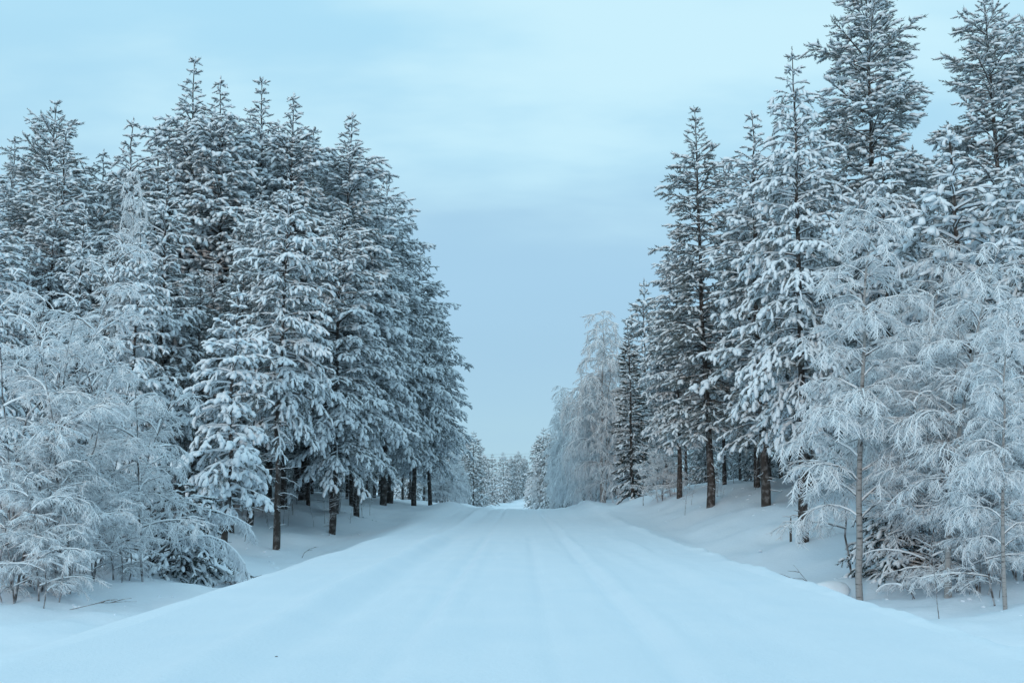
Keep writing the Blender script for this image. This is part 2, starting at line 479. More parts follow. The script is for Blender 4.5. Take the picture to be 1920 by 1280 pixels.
def birch(seed, H, r0, n1, Lmax, start=.15, stems=1, spread=.0, spray=.5, up=(.9, .7), down=-.9, sp2=.22, gap=.2, wander=.05, frost=1.0, name='birch', l2=.4, bark=None, clot=.018):
    rng = np.random.default_rng(seed)
    tb = MB(); prim, pr_, sec = [], [], []
    sp, sdv = [], []
    for st in range(stems):
        h = H * (1 if st == 0 else rng.uniform(.55, .95))
        ox, oy = (0, 0) if st == 0 else (rng.normal(0, spread * .35), rng.normal(0, spread * .35))
        K = 12; z = np.linspace(-.3, h, K); s = np.clip(z / h, 0, 1)
        la = rng.uniform(0, 6.28); ln_ = (0.05 if stems == 1 else rng.uniform(.08, .30)) * h
        wx = ox + np.cumsum(rng.normal(0, wander, K)) + math.cos(la) * ln_ * s ** 1.5
        wy = oy + np.cumsum(rng.normal(0, wander, K)) + math.sin(la) * ln_ * s ** 1.5
        rr = r0 if st == 0 else r0 * rng.uniform(.4, .75)
        rad = (rr - .006) * (1 - s) ** .8 + .006
        T = np.stack([wx, wy, z], 1)
        v, f = tubes(T[None], rad[None], 8); tb.add(v, f)
        n = n1 if st == 0 else max(5, int(n1 * .45))
        for i in range(n):
            u = start + (1 - start) * ((i + rng.uniform(0, 1)) / n) ** .9
            u = min(u, .985)
            p, d = along(T[1:], u)
            L = Lmax * (1 - u) ** .6 * min(1, .6 + 1.4 * u) * rng.uniform(.6, 1.15) + .35
            a = i * 2.4 + rng.normal(0, .4)
            p0 = up[0] + (up[1] - up[0]) * (1 - u) + rng.normal(0, .15)
            P = curve(p, a, p0, down * rng.uniform(.6, 1.15) * (.6 + .4 * (1 - u)), L, 8, rng, .08, 1.15)
            prim.append(P); pr_.append(np.linspace(.007 + .011 * L, .005, 8))
            m = max(2, int(L / sp2))
            for q in range(m):
                s_ = .14 + .84 * (q + rng.uniform(0, 1)) / m
                pp, dd = along(P, s_)
                ll = max(.25, L * l2 * (1.1 - .75 * s_) * rng.uniform(.6, 1.3))
                hh = math.atan2(dd[1], dd[0]) + (1 if q % 2 else -1) * R(rng.uniform(25, 75))
                pt = math.asin(np.clip(dd[2], -1, 1)) * .7 + rng.uniform(-.1, .5)
                Q = curve(pp, hh, pt, pt + down * rng.uniform(.5, 1.3), ll, 5, rng, .09)
                sec.append(Q)
                ns = max(1, int(ll / gap))
                for w in range(ns + 1):
                    uu = min(.999, (w + rng.uniform(.2, .9)) / (ns + .3))
                    p3, d3 = along(Q, uu)
                    yaw = (1 if w % 2 else -1) * R(rng.uniform(10, 60)); c_, s3 = math.cos(yaw), math.sin(yaw)
                    sp.append(p3); sdv.append([d3[0] * c_ - d3[1] * s3, d3[0] * s3 + d3[1] * c_, d3[2] * .8 + rng.uniform(-.55, .25)])
    prim, pr_, sec = np.array(prim), np.array(pr_), np.array(sec)
    sp, sdv = np.array(sp), np.array(sdv)
    M = len(sp); X, Y, Z = frames(sdv)
    size = spray * rng.uniform(.6, 1.3, M)
    crown, sn = MB(), MB()
    v, f = tubes(prim, pr_, 5); crown.add(v, f)
    sr = np.repeat(np.linspace(.010, .004, 5)[None], len(sec), 0)
    v, f = tubes(sec, sr, 3); crown.add(v, f)
    cl_ = clot * np.clip(rng.normal(.5, .5, (len(prim), 1)) + rng.normal(0, .35, pr_.shape), 0, 2.2)
    v, f = tubes(prim + np.array([0, 0, .012]) + cl_[..., None] * np.array([0, 0, .8]), pr_ * .7 + .006 * frost + cl_, 5); sn.add(v, f)
    v, f = tubes(sec + np.array([0, 0, .010]), sr * .5 + .006 * frost + clot * .4 * rng.uniform(0, 1, sr.shape), 3); sn.add(v, f)
    wl = rng.integers(0, len(ST), M)
    for i, ((v1, f1), (v2, f2)) in enumerate(ST):
        g = wl == i
        v, f = instance(v1, f1, sp[g], X[g], Y[g], Z[g], size[g]); sn.add(v, f)
        v, f = instance(v2, f2, sp[g], X[g], Y[g], Z[g], size[g]); crown.add(v, f)
    return Proto(H, [('trunk', tb.mesh(name + '_trunk', [bark or BIRCH]), []),
                     ('crown', crown.mesh(name + '_crown', [TWIG]), [('frost', sn.mesh(name + '_frost', [FROST]))])])


# kind, name, x, y, height of the top above the road, width factor, label, category, group
TREES = [
    ('pine_front', 'pine_tree', -9.6, 41, 14.75, 0.88, 'pine with bare snow-streaked lower trunk standing alone at the left ditch edge', 'pine', None),
    ('pine_young', 'pine_tree', -10.26, 36, 9.12, 1.09, 'small heavily laden pine with stubby leader left of the bare-trunked pine', 'pine', None),
    ('birch_bush', 'birch_tree', -11.26, 24.5, 7.91, 0.9, 'large bushy frosted birch with many stems at the left edge, nearest of all', 'birch', None),
    ('birch_low', 'birch_tree', -10.83, 29, 6.3, 0.9, 'lower frosted birch clump between the big left birch and the small laden pine', 'birch', None),
    ('spruce_small', 'spruce_tree', -9.91, 30.5, 2.07, 1.35, 'small dark snow-draped spruce at foot of the left birch clump', 'spruce', None),
    ('birch_a', 'birch_tree', -14.59, 38, 13.7, 0.42, 'slender frosted birch rising in front of left pines behind the birch clump', 'birch', None),
    ('pine_spire', 'pine_tree', -14.56, 42, 15.68, 0.95, 'slim snowy pine with thin spire directly behind the small laden pine', 'pine', None),
    ('pine_laden', 'pine_tree', -14.04, 37, 11.42, 0.85, 'snow-clotted pine whose pointed top stands above the left birch clump', 'pine', None),
    ('pine_spire', 'pine_tree', -16.37, 38, 12.54, 0.75, 'narrow snow-clotted pine rising right of the big left birch', 'pine', None),
    ('pine_laden', 'pine_tree', -17.26, 33, 11.1, 0.9, 'drooping snow-heavy pine cut by the left edge of the picture', 'pine', None),
    ('pine_tall', 'pine_tree', -24.35, 50, 21.5, 1.09, 'rounded open-topped pine, highest near the left edge', 'pine', None),
    ('pine_big2', 'pine_tree', -28.14, 55, 21.24, 1.15, 'pine just left of the rounded open-topped pine on the left skyline', 'pine', None),
    ('pine_spire', 'pine_tree', -20.67, 46, 18.54, 1.15, 'pointed pine just right of the rounded open-topped pine on the left skyline', 'pine', None),
    ('pine_spire', 'pine_tree', -19.18, 48, 20.09, 1.05, 'pine with clear cross-armed spire, second peak from left on the skyline', 'pine', None),
    ('pine_laden', 'pine_tree', -19.21, 52, 21.15, 0.98, 'blunt hooded pine top between two sharper left skyline peaks', 'pine', None),
    ('pine_big2', 'pine_tree', -17.29, 52, 24.52, 1.03, 'tallest pine of the left forest with long bare leader', 'pine', None),
    ('pine_big', 'pine_tree', -15.23, 51, 22.98, 1.03, 'pine with small cross-shaped top next right of the tallest left pine', 'pine', None),
    ('pine_big2', 'pine_tree', -14.66, 56, 25.2, 1.09, 'dark-topped pine in the middle of the left skyline group', 'pine', None),
    ('pine_big', 'pine_tree', -12.45, 54, 23.67, 1.09, 'pine with straight ladder-like leader above the bare-trunked pine', 'pine', None),
    ('pine_big', 'pine_tree', -10.28, 57, 23.65, 1.15, 'broad pine at the right shoulder of the left skyline', 'pine', None),
    ('pine_big', 'pine_tree', -10.68, 66, 24.51, 1.05, 'pine stepping down right of the broad shoulder pine on left', 'pine', None),
    ('pine_spire', 'pine_tree', -10.09, 80, 24.66, 1.1, 'slender pine top showing behind the left forest slope', 'pine', None),
    ('pine_skirt', 'pine_tree', -9.47, 72, 24.48, 1.0, 'dense pine in the sloping right flank of the left forest', 'pine', None),
    ('pine_skirt', 'pine_tree', -8.25, 80, 20.82, 1.0, 'wide pine near the road end of the left forest', 'pine', None),
    ('pine_skirt', 'pine_tree', -7.32, 84, 17.67, 1.0, 'outermost left pine whose long boughs reach over the road', 'pine', None),
    ('pine_skirt', 'pine_tree', -9.01, 50, 15.83, 1.0, 'dense snowy pine behind and right of the bare-trunked pine', 'pine', None),
    ('pine_skirt', 'pine_tree', -9.18, 58, 16.82, 1.0, 'dark pine filling the left forest face below the shoulder pine', 'pine', None),
    ('pine_big2', 'pine_tree', -12.22, 47, 16.55, 1.0, 'pine filling the gap behind the small laden pine and bare-trunked pine', 'pine', None),
    ('pine_big2', 'pine_tree', -20.83, 44, 15.62, 1.0, 'snowy pine behind the big left birch', 'pine', None),
    ('birch_a', 'birch_tree', 8.88, 27.5, 9.77, 1.05, 'frosted birch with pale trunk rising from beside the snow-capped stump', 'birch', None),
    ('birch_b', 'birch_tree', 11.71, 31, 9.53, 1.0, 'twin-stemmed frosted birch behind the small dark spruce on the right', 'birch', None),
    ('birch_b', 'birch_tree', 10.52, 26, 7.89, 1.0, 'frosted birch with dark slim trunk in the right birch group', 'birch', None),
    ('birch_a', 'birch_tree', 10.79, 23.5, 6.08, 0.9, 'lowest frosted birch at the right edge, closest to the road', 'birch', None),
    ('birch_low', 'birch_tree', 11.47, 26, 4.08, 1.0, 'short many-stemmed frosted birch under the right edge birches', 'birch', None),
    ('spruce_small', 'spruce_tree', 10.7, 29.5, 1.9, 1.35, 'small dark spruce half hidden under the right birches', 'spruce', None),
    ('pine_laden_tall', 'pine_tree', 10.04, 37, 18.3, 0.95, 'large snow-laden pine with bent white top left of the tallest right pine', 'pine', None),
    ('pine_laden', 'pine_tree', 13.88, 38, 14.95, 0.85, 'snow-laden pine right below the tallest right pine', 'pine', None),
    ('pine_young', 'pine_tree', 14.59, 33, 13.93, 1.25, 'sharp-tipped pine with thick snow pillows above the right birches', 'pine', None),
    ('pine_laden', 'pine_tree', 15.46, 30, 13.02, 0.9, 'snow-heavy pine cut by the right edge of the picture', 'pine', None),
    ('pine_tall', 'pine_tree', 16.12, 46, 26.75, 1.05, 'tallest right pine with open rounded crown cut by the top edge', 'pine', None),
    ('pine_tall', 'pine_tree', 24.68, 51, 27.8, 1.05, 'tall open-crowned pine second from the right edge', 'pine', None),
    ('pine_tall', 'pine_tree', 28.31, 54, 28.69, 1.0, 'tall open-crowned pine at the very right edge', 'pine', None),
    ('pine_dark', 'pine_tree', 9.8, 53, 22.19, 1.0, 'tall dark pine with clean straight trunk on the right snow mound', 'pine', None),
    ('pine_spire', 'pine_tree', 11.38, 48, 20.0, 1.1, 'fork-topped pine right of the tall dark pine', 'pine', None),
    ('pine_spire', 'pine_tree', 13.09, 47, 19.58, 1.0, 'pine with cross-armed top between fork-topped pine and large laden pine', 'pine', None),
    ('pine_spire', 'pine_tree', 20.72, 52, 19.86, 1.0, 'small pine tip in the gap right of the tallest right pine', 'pine', None),
    ('pine_big', 'pine_tree', 12.83, 56, 19.34, 1.0, 'dense pine behind the fork-topped pine', 'pine', None),
    ('pine_big', 'pine_tree', 9.55, 62, 17.82, 1.0, 'broad dark pine left of and behind the tall dark pine', 'pine', None),
    ('spruce_narrow', 'spruce_tree', 8.28, 76, 14.16, 1.0, 'narrow dark spruce column next to the pale round birch', 'spruce', None),
    ('birch_far', 'birch_tree', 6.61, 82, 15.86, 1.0, 'big pale rounded birch left of the narrow dark spruce', 'birch', None),
    ('pine_far', 'pine_tree', 12.03, 96, 21.75, 0.8, 'paler pine top rising behind the narrow dark spruce', 'pine', None),
    ('pine_big2', 'pine_tree', 11.4, 80, 15.16, 1.0, 'pine between the narrow dark spruce and the tall dark pine', 'pine', None),
    ('birch_low', 'birch_tree', 8.91, 66, 5.84, 1.0, 'frosted bush right of the narrow dark spruce', 'birch', None),
    ('birch_far', 'birch_tree', 5.86, 112, 13.47, 0.9, 'frosted birch by the road left of the big pale rounded birch', 'birch', None),
    ('pine_far', 'pine_tree', 5.95, 128, 13.69, 1.0, 'pine peeking over the right roadside birches far ahead', 'pine', None),
    ('pine_far', 'pine_tree', 5.06, 150, 11.62, 1.0, 'far pine behind the right roadside birches', 'pine', None),
    ('pine_far', 'pine_tree', 4.02, 165, 12.03, 1.0, 'far dark-edged pine leading the right row', 'pine', None),
    ('pine_far', 'pine_tree', 3.25, 190, 12.33, 1.0, 'far right-row pine closest to the road gap', 'pine', None),
    ('birch_far', 'birch_tree', 4.84, 128, 7.83, 0.9, 'low frosted birch at the right roadside bank far ahead', 'birch', None),
    ('birch_far', 'birch_tree', 3.4, 165, 6.4, 0.9, 'small frosted birch at the far right roadside', 'birch', None),
    ('birch_bush', 'birch_tree', -7.78, 104, 5.59, 1.3, 'white frosted bush at the road end of the left forest', 'birch', None),
    ('birch_far', 'birch_tree', -7.05, 120, 7.14, 0.9, 'frosted birch behind the white bush at the left roadside', 'birch', None),
    ('pine_far', 'pine_tree', -7.95, 140, 10.6, 1.0, 'far pine just clear of the left forest', 'pine', None),
    ('pine_far', 'pine_tree', -6.06, 135, 9.72, 1.0, 'far dark-based pine standing at the left roadside', 'pine', None),
    ('pine_far', 'pine_tree', -6.66, 178, 9.17, 1.0, 'far slim pine right of the dark-based roadside pine', 'pine', None),
    ('pine_far', 'pine_tree', -6.36, 240, 10.81, 1.0, 'left of the pines closing off the road end', 'pine', None),
    ('pine_far', 'pine_tree', -4.09, 262, 12.06, 1.0, 'middle pine closing off the road end', 'pine', None),
    ('pine_far', 'pine_tree', -1.27, 268, 11.61, 1.0, 'right of the pines closing off the road end', 'pine', None),
    ('pine_far', 'pine_tree', 0.83, 275, 11.02, 1.0, 'dim pine at the right end of the far row', 'pine', None),
    ('birch_far', 'birch_tree', -7.34, 225, 3.88, 0.8, 'frosted bush under the far left pines', 'birch', None),
    ('birch_far', 'birch_tree', 2.04, 235, 6.99, 0.8, 'frosted birch closing the gap at the right of the far row', 'birch', None),
    ('birch_low', 'birch_tree', 11.6, 29, 5.89, 1.1, 'dense low frosted birch between the twin-stemmed and dark-trunked right birches', 'birch', None),
    ('birch_bush', 'birch_tree', 12.98, 27, 6.17, 0.9, 'bushy frosted birch behind the right edge birches', 'birch', None),
    ('birch_low', 'birch_tree', -11.01, 22.5, 3.52, 1.0, 'low frosted birch scrub in the lower left corner', 'birch', None),
    ('birch_far', 'birch_tree', 6.62, 97, 14.54, 1.0, 'pale frosted birch stepping down left of the big rounded birch', 'birch', None),
    ('birch_far', 'birch_tree', 6.34, 104, 10.72, 1.3, 'broad low frosted birch at the right roadside before the far row', 'birch', None),
    ('birch_far', 'birch_tree', 5.58, 118, 9.18, 1.2, 'white frosted birch leaning to the road on the right, before the far pines', 'birch', None),
    ('birch_low', 'birch_tree', -10.97, 26.5, 3.58, 1.0, 'low frosted birch scrub in front of the gap between the two left birch clumps', 'birch', None),
    ('birch_low', 'birch_tree', -10.98, 23.8, 2.52, 0.9, 'frosted scrub at the foot of the big left birch', 'birch', None),
    ('pine_big', 'pine_tree', -18.2, 58, 24.32, 1.15, 'lower pine top between the tallest left pine and the cross-topped one', 'pine', None),
    ('pine_big2', 'pine_tree', -16.75, 60, 24.93, 1.2, 'lower pine top left of the dark-topped middle pine', 'pine', None),
    ('pine_big', 'pine_tree', -14.7, 60, 24.24, 1.15, 'lower pine top between the dark-topped pine and the ladder-topped pine', 'pine', None),
    ('pine_big2', 'pine_tree', -12.97, 62, 24.46, 1.25, 'lower pine top left of the broad shoulder pine', 'pine', None),
    ('pine_big', 'pine_tree', -20.13, 57, 21.83, 1.1, 'lower pine top left of the tallest left pine', 'pine', None),
    ('pine_big', 'pine_tree', -22.57, 54, 20.16, 1.1, 'lower pine top filling the dip left of the cross-armed spire', 'pine', None),
    ('pine_skirt', 'pine_tree', -11.35, 64, 24.39, 0.8, 'pine top between the broad shoulder pine and the stepping-down pine', 'pine', None),
]

# ------------------------------------------------------------------ terrain
def vnoise(x, y, seed=0):
    """smooth value noise, -1..1"""
    x = np.asarray(x, float); y = np.asarray(y, float)
    xi = np.floor(x).astype(np.int64); yi = np.floor(y).astype(np.int64)
    fx = x - xi; fy = y - yi
    fx = fx * fx * fx * (fx * (fx * 6 - 15) + 10); fy = fy * fy * fy * (fy * (fy * 6 - 15) + 10)
    def h(a, b):
        n = (a * 374761393 + b * 668265263 + seed * 974634777) & 0x7fffffff
        n = ((n ^ (n >> 13)) * 1274126177) & 0x7fffffff
        return ((n ^ (n >> 16)) & 0xffff) / 32767.5 - 1
    a = h(xi, yi) * (1 - fx) + h(xi + 1, yi) * fx
    b_ = h(xi, yi + 1) * (1 - fx) + h(xi + 1, yi + 1) * fx
    return a * (1 - fy) + b_ * fy

GX = np.arange(-90, 90.01, .25); GY = np.arange(-30, 440.01, 1.0)
YK = [-30, 20, 28, 40, 53, 70, 85, 100, 150, 200, 250, 300, 440]
def prof(vals):
    return np.interp(GY, YK, vals)
road_z = np.interp(GY, [-30, 30, 55, 80, 92, 110, 150, 200, 250, 300, 440], [0, 0, .12, .36, .30, -.3, -1.9, -2.0, -1.0, .3, 2.0])
def off(vals):                     # heights given over the road beyond 100 m
    a = prof(vals)
    return np.where(GY > 100, road_z + a, a)
XK = [-90, -40, -22, -13, -10.5, -7.7, -5.9, -4.7, 4.6, 5.45, 7.1, 11, 20, 40, 90]
ROWS = [off([1.0, 1.2, 1.4, 1.6, 2.4, 3.2, 3.4, 3.2, 3, 3, 3, 3, 3]),
        off([.8, .9, 1.0, 1.1, 2.0, 2.8, 2.9, 2.8, 2.5, 2.5, 2.5, 2.5, 2.5]),
        off([.1, .1, .1, .3, 1.4, 2.2, 2.3, 2.2, 2, 2, 2, 2, 2]),
        off([-.55, -.6, -.55, -.25, .7, 1.3, 1.3, 1.2, 1.2, 1.2, 1.2, 1.2, 1.2]),
        off([-.75, -.8, -.75, -.6, .2, .9, .95, .9, .9, .9, .9, .9, .9]),
        off([-1.1, -1.15, -1.1, -.95, -.5, .25, .6, .6, .4, .4, .4, .4, .4]),
        off([-.3, -.3, -.3, -.25, .05, .45, .75, .6, .5, .5, .5, .5, .5]),
        road_z, road_z,
        off([-.02, -.02, -.02, 0, .1, .5, .75, .6, .5, .5, .5, .5, .5]),
        off([-1.3, -1.35, -1.3, -.95, -.3, .6, .8, .6, .4, .4, .4, .4, .4]),
        off([-.8, -.85, -.95, .3, 1.5, 2.0, 1.7, 1.4, 1, 1, 1, 1, 1]),
        off([-.2, -.2, 0, 1.5, 3.0, 3.2, 3.0, 2.6, 2, 2, 2, 2, 2]),
        off([.6, .6, .8, 2.2, 3.6, 3.8, 3.6, 3.2, 3, 3, 3, 3, 3]),
        off([1.5, 1.5, 1.7, 3, 4, 4, 4, 4, 4, 4, 4, 4, 4])]
TAB = np.empty((len(GY), len(GX)))
_rows = np.array(ROWS)
for i in range(len(GY)):
    TAB[i] = np.interp(GX, XK, _rows[:, i])
def gsm(a, s, axis):
    n = int(s * 3) + 1; k = np.exp(-.5 * (np.arange(-n, n + 1) / s) ** 2); k /= k.sum()
    pad = [(0, 0), (0, 0)]; pad[axis] = (n, n)
    ap = np.pad(a, pad, mode='edge')
    return np.apply_along_axis(lambda r_: np.convolve(r_, k, 'valid'), axis, ap)
TAB = gsm(gsm(TAB, 2.2, 1), 3.0, 0)

def sst(a, b_, x):
    t = np.clip((x - a) / (b_ - a), 0, 1); return t * t * (3 - 2 * t)

def curve_x(y):                    # the road bends away to the left far ahead
    return -0.00012 * np.maximum(0, y - 90) ** 2 - 0.003 * np.maximum(0, y - 235) ** 2

def narrow(y):                     # and is ploughed narrower beyond the crest
    return 1 + .35 * sst(95, 150, y)

def ground(x, y):
    x = np.asarray(x, float); y = np.asarray(y, float)
    xr = (x - curve_x(y)) * narrow(y)
    gx = np.clip((xr - GX[0]) / .25, 0, len(GX) - 1.001); gy = np.clip((y - GY[0]) / 1.0, 0, len(GY) - 1.001)
    i, j = gx.astype(int), gy.astype(int); fx, fy = gx - i, gy - j
    z = (TAB[j, i] * (1 - fx) + TAB[j, i + 1] * fx) * (1 - fy) + (TAB[j + 1, i] * (1 - fx) + TAB[j + 1, i + 1] * fx) * fy
    wild = sst(5.6, 8.0, np.abs(xr))
    near = 1 - sst(120, 200, y)
    z = z + wild * near * (.17 * vnoise(x * .33, y * .33, 1) + .10 * vnoise(x * .8 + 5, y * .8, 2) + .045 * vnoise(x * 2.0, y * 2.0, 3))
    # crumbly ploughed lip on the right, softer shoulder on the left
    lip = np.exp(-((xr - 5.25 + .10 * vnoise(y * .35, y * 0, 4)) / .42) ** 2)
    z = z + lip * (.12 + .06 * vnoise(y * .5, x * .5, 5) + .045 * vnoise(x * 3.2, y * 2.2, 6) + .02 * vnoise(x * 8, y * 4.5, 7))
    lipl = np.exp(-((xr + 5.1) / .7) ** 2)
    z = z + lipl * (.11 + .06 * vnoise(y * .22, x * .3, 8) + .025 * vnoise(y * .9, x * .9, 13))
    # heaps where the plough turned its load, on both sides of the crest of the road
    for hx, hy, hh, rx, ry in ((-5.2, 79, .42, 1.5, 8), (-6.6, 66, .12, 1.4, 6), (5.4, 82, .34, 1.5, 9), (6.3, 68, .15, 1.6, 6), (2.2, 215, .5, 2.0, 9), (-4.0, 100, .3, 2, 6)):
        z = z + hh * np.exp(-((xr - hx) / rx) ** 2 - ((y - hy) / ry) ** 2)
    # faint wheel tracks and wind-drifted streaks along the road
    on = 1 - sst(4.0, 5.0, np.abs(xr))
    fade = .95 + .6 * vnoise(y * .12, y * 0 + 3, 9)
    tr = .105 * np.exp(-((xr + 2.95) / .30) ** 2) - .035 * np.exp(-((xr + 2.35) / .22) ** 2) - .040 * np.exp(-((xr + 1.25) / .13) ** 2) + .022 * np.exp(-((xr + 1.0) / .14) ** 2)
    tr = tr - .042 * np.exp(-((xr - 1.45) / .14) ** 2) + .026 * np.exp(-((xr - 1.72) / .15) ** 2) - .028 * np.exp(-((xr - .35) / .12) ** 2) - .016 * np.exp(-((xr - 2.9) / .25) ** 2) + .02 * np.exp(-((xr - 3.5) / .35) ** 2)
    z = z + on * near * (1.5 * tr * fade + .018 * vnoise(xr * 2.6, y * .16, 10) + .012 * vnoise(xr * 5, y * .5, 11) + .012 * vnoise(x * .5, y * .35, 12))
    # snow drifted up round the foot of each near tree, with a hollow against the bark
    for _, _, tx, ty, *_r in TREES:
        if ty < 66:
            m_ = (np.abs(x - tx) < 2.5) & (np.abs(y - ty) < 2.5)
            if m_.any():
                d2 = (x[m_] - tx) ** 2 + (y[m_] - ty) ** 2
                z[m_] += .16 * np.exp(-d2 / .9) - .14 * np.exp(-d2 / .10)
    return z

def gz(x, y):
    return float(ground(np.array([x]), np.array([y]))[0])

ROAD_L, ROAD_R = -4.8, 4.8
xs = np.concatenate([np.linspace(-420, -70, 18)[:-1], np.arange(-70, -14, 1.1), np.arange(-14, ROAD_L - .1, .2), [ROAD_L], np.arange(ROAD_L + .08, ROAD_R - .04, .08), [ROAD_R],
                     np.arange(ROAD_R + .1, 7.0, .1), np.arange(7.0, 14, .2), np.arange(14, 70, 1.1), np.linspace(70, 420, 18)])
ys = np.concatenate([np.arange(-12, 5, 1.0), np.arange(5, 30, .22), np.arange(30, 100, .6), np.arange(100, 300, 2.5), np.linspace(300, 900, 25)])
XX, YY = np.meshgrid(xs, ys)
_near = np.clip((200 - np.abs(XX)) / 120, 0, 1)           # the sheet follows the bend
XW = XX * (1 - _near + _near / narrow(YY)) + curve_x(np.minimum(YY, 300)) * _near
ZZ = ground(XW, YY)
VV = np.stack([XW, YY, ZZ], -1).reshape(-1, 3)
nx, ny = len(xs), len(ys)
ci, cj = np.meshgrid(np.arange(nx - 1), np.arange(ny - 1))
q = np.stack([cj * nx + ci, cj * nx + ci + 1, (cj + 1) * nx + ci + 1, (cj + 1) * nx + ci], -1).reshape(-1, 4)
cxm = ((xs[:-1] + xs[1:]) / 2)[ci.ravel()]
onroad = (cxm > ROAD_L) & (cxm < ROAD_R)
def sub_mesh(name, faces, material):
    used, inv = np.unique(faces, return_inverse=True)
    mb = MB(); mb.add(VV[used], inv.reshape(-1, 4))
    return mb.mesh(name, [material])
tag(link('snow_ground', sub_mesh('snow_ground', q[~onroad], SNOW_GROUND)), 'deep undisturbed snow over ditches and forest floor beside the road', 'ground', kind='structure')
tag(link('road', sub_mesh('road', q[onroad], SNOW_ROAD)), 'wide snow covered road running straight ahead between the trees', 'road', kind='structure')

# ------------------------------------------------------------------ kinds of tree
PR = {}
PR['pine_big'] = conifer(11, 20, 4.4, 3.2, .34, 5, pitch=(-.05, .7), droop=.75, shoot=.35, shootgap=.40, snow=.95, lump=1.1, dead=16, pad=.012, spire=1.5)
PR['pine_big2'] = conifer(12, 20, 5.4, 2.9, .36, 5, pitch=(.0, .75), droop=.65, shoot=.35, shootgap=.40, snow=.93, lump=1.1, dead=20, pad=.01, spire=1.7)
PR['pine_dark'] = conifer(13, 20, 3.8, 2.75, .36, 5, pitch=(-.1, .65), droop=.55, shoot=.38, snow=.55, lump=.85, dead=18, uptip=.12, spire=1.5)
PR['pine_skirt'] = conifer(21, 19, 4.2, 4.3, .40, 5, pitch=(-.10, .7), droop=.8, shoot=.38, shootgap=.40, snow=.94, lump=1.05, dead=14, sp2=.27, l2=.36, pad=.012)
PR['pine_front'] = conifer(14, 14.6, 4.9, 3.1, .36, 5, pitch=(-.02, .65), droop=1.0, shoot=.28, snow=.88, lump=1.1, dead=34, wander=.06, pad=.03, shootgap=.46)
PR['pine_young'] = conifer(15, 10, 2.0, 1.9, .42, 5, pitch=(.0, .65), droop=1.15, shoot=.26, snow=.95, lump=1.35, dead=8, l2=.5, pad=.045, shootgap=.46)
PR['pine_laden'] = conifer(16, 13, 2.6, 2.5, .38, 5, pitch=(-.1, .65), droop=1.05, shoot=.27, snow=.92, lump=1.2, dead=6, l2=.42, pad=.04, shootgap=.46)
PR['pine_laden_tall'] = conifer(23, 18, 4.0, 3.1, .42, 5, pitch=(-.05, .65), droop=1.05, shoot=.31, snow=.92, lump=1.1, dead=12, l2=.40, pad=.03, shootgap=.46, spire=1.2)
PR['pine_spire'] = conifer(17, 16, 3.0, 2.4, .36, 5, pitch=(.0, .75), droop=.9, shoot=.30, snow=.88, lump=1.05, dead=10, pad=.02, spire=1.4)
PR['pine_tall'] = conifer(18, 24, 8.0, 2.8, .40, 5, pitch=(-.05, .75), droop=.45, shoot=.44, snow=.8, lump=.95, prof='round', uptip=.25, dead=12, l2=.45)
PR['pine_far'] = conifer(22, 14, .5, 2.7, .42, 5, pitch=(-.1, .7), droop=.7, shoot=.52, snow=.62, lump=.85, sp2=.34)
PR['spruce_narrow'] = conifer(19, 12, .5, 1.35, .30, 6, pitch=(-.2, .5), droop=.55, shoot=.34, snow=.34, lump=.8, prof='column', needle=NEEDLE_DARK, sp2=.25, uptip=.2)
PR['spruce_small'] = conifer(20, 2.6, .1, 1.35, .15, 6, pitch=(-.1, .5), droop=1.0, shoot=.18, snow=.72, lump=1.0, needle=NEEDLE_DARK, sp2=.17, r0=.05, pad=.015, spire=.3)
PR['birch_a'] = birch(31, 10.5, .085, 38, 2.5, start=.11, gap=.125, spray=.50, clot=.006)
PR['birch_b'] = birch(32, 9, .08, 34, 2.4, start=.15, stems=2, spread=.6, gap=.13, spray=.50, clot=.006)
PR['birch_bush'] = birch(33, 8, .05, 20, 2.2, start=.04, stems=9, spread=2.2, up=(1.05, .35), down=-.4, gap=.13, spray=.40, bark=TWIG, clot=.007, sp2=.2)
PR['birch_low'] = birch(34, 5.5, .04, 18, 1.8, start=.04, stems=7, spread=1.6, up=(1.0, .3), down=-.5, spray=.38, gap=.13, bark=TWIG, clot=.009)
PR['birch_far'] = birch(35, 12, .12, 44, 3.4, start=.04, stems=3, spread=1.2, spray=.8, gap=.30, sp2=.30, down=-1.2, frost=1.6)

# ------------------------------------------------------------------ the trees one by one
lay = random.Random(77)
taken = []
for kind, name, x, y, ztop, wx, label, cat, group in TREES:
    z = gz(x, y); h = ztop - z
    p = PR[kind]; s = h / p.H
    p.place(name, x, y, z - .04, s * wx, s, lay.uniform(0, 6.28), label, cat, group, lean=(lay.uniform(-.012, .012), lay.uniform(-.012, .012)))
    taken.append((x, y))

# trees standing deeper in the forest
def fill(n, x0, x1, y0, y1, kinds, h0, h1, dmin, label, group, cat='pine', name='pine_tree', wx=1.0):
    c = 0
    for _ in range(n * 30):
        if c >= n: break
        x, y = lay.uniform(x0, x1), lay.uniform(y0, y1)
        if any((x - a) ** 2 + (y - b_) ** 2 < dmin * dmin for a, b_ in taken): continue
        taken.append((x, y)); c += 1
        k = lay.choice(kinds); p = PR[k]; h = lay.uniform(h0, h1); s = h / p.H
        z = gz(x, y)
        p.place(name, x, y, z - .04, s * wx * lay.uniform(.85, 1.15), s, lay.uniform(0, 6.28), label, cat, group, lean=(lay.uniform(-.02, .02), lay.uniform(-.02, .02)))
fill(30, -22, -11.5, 42, 78, ['pine_big2', 'pine_dark'], 11, 16, 2.2, 'pine deep in the left forest, only trunk and lower boughs showing', 'pines deep in the left forest', wx=.85)
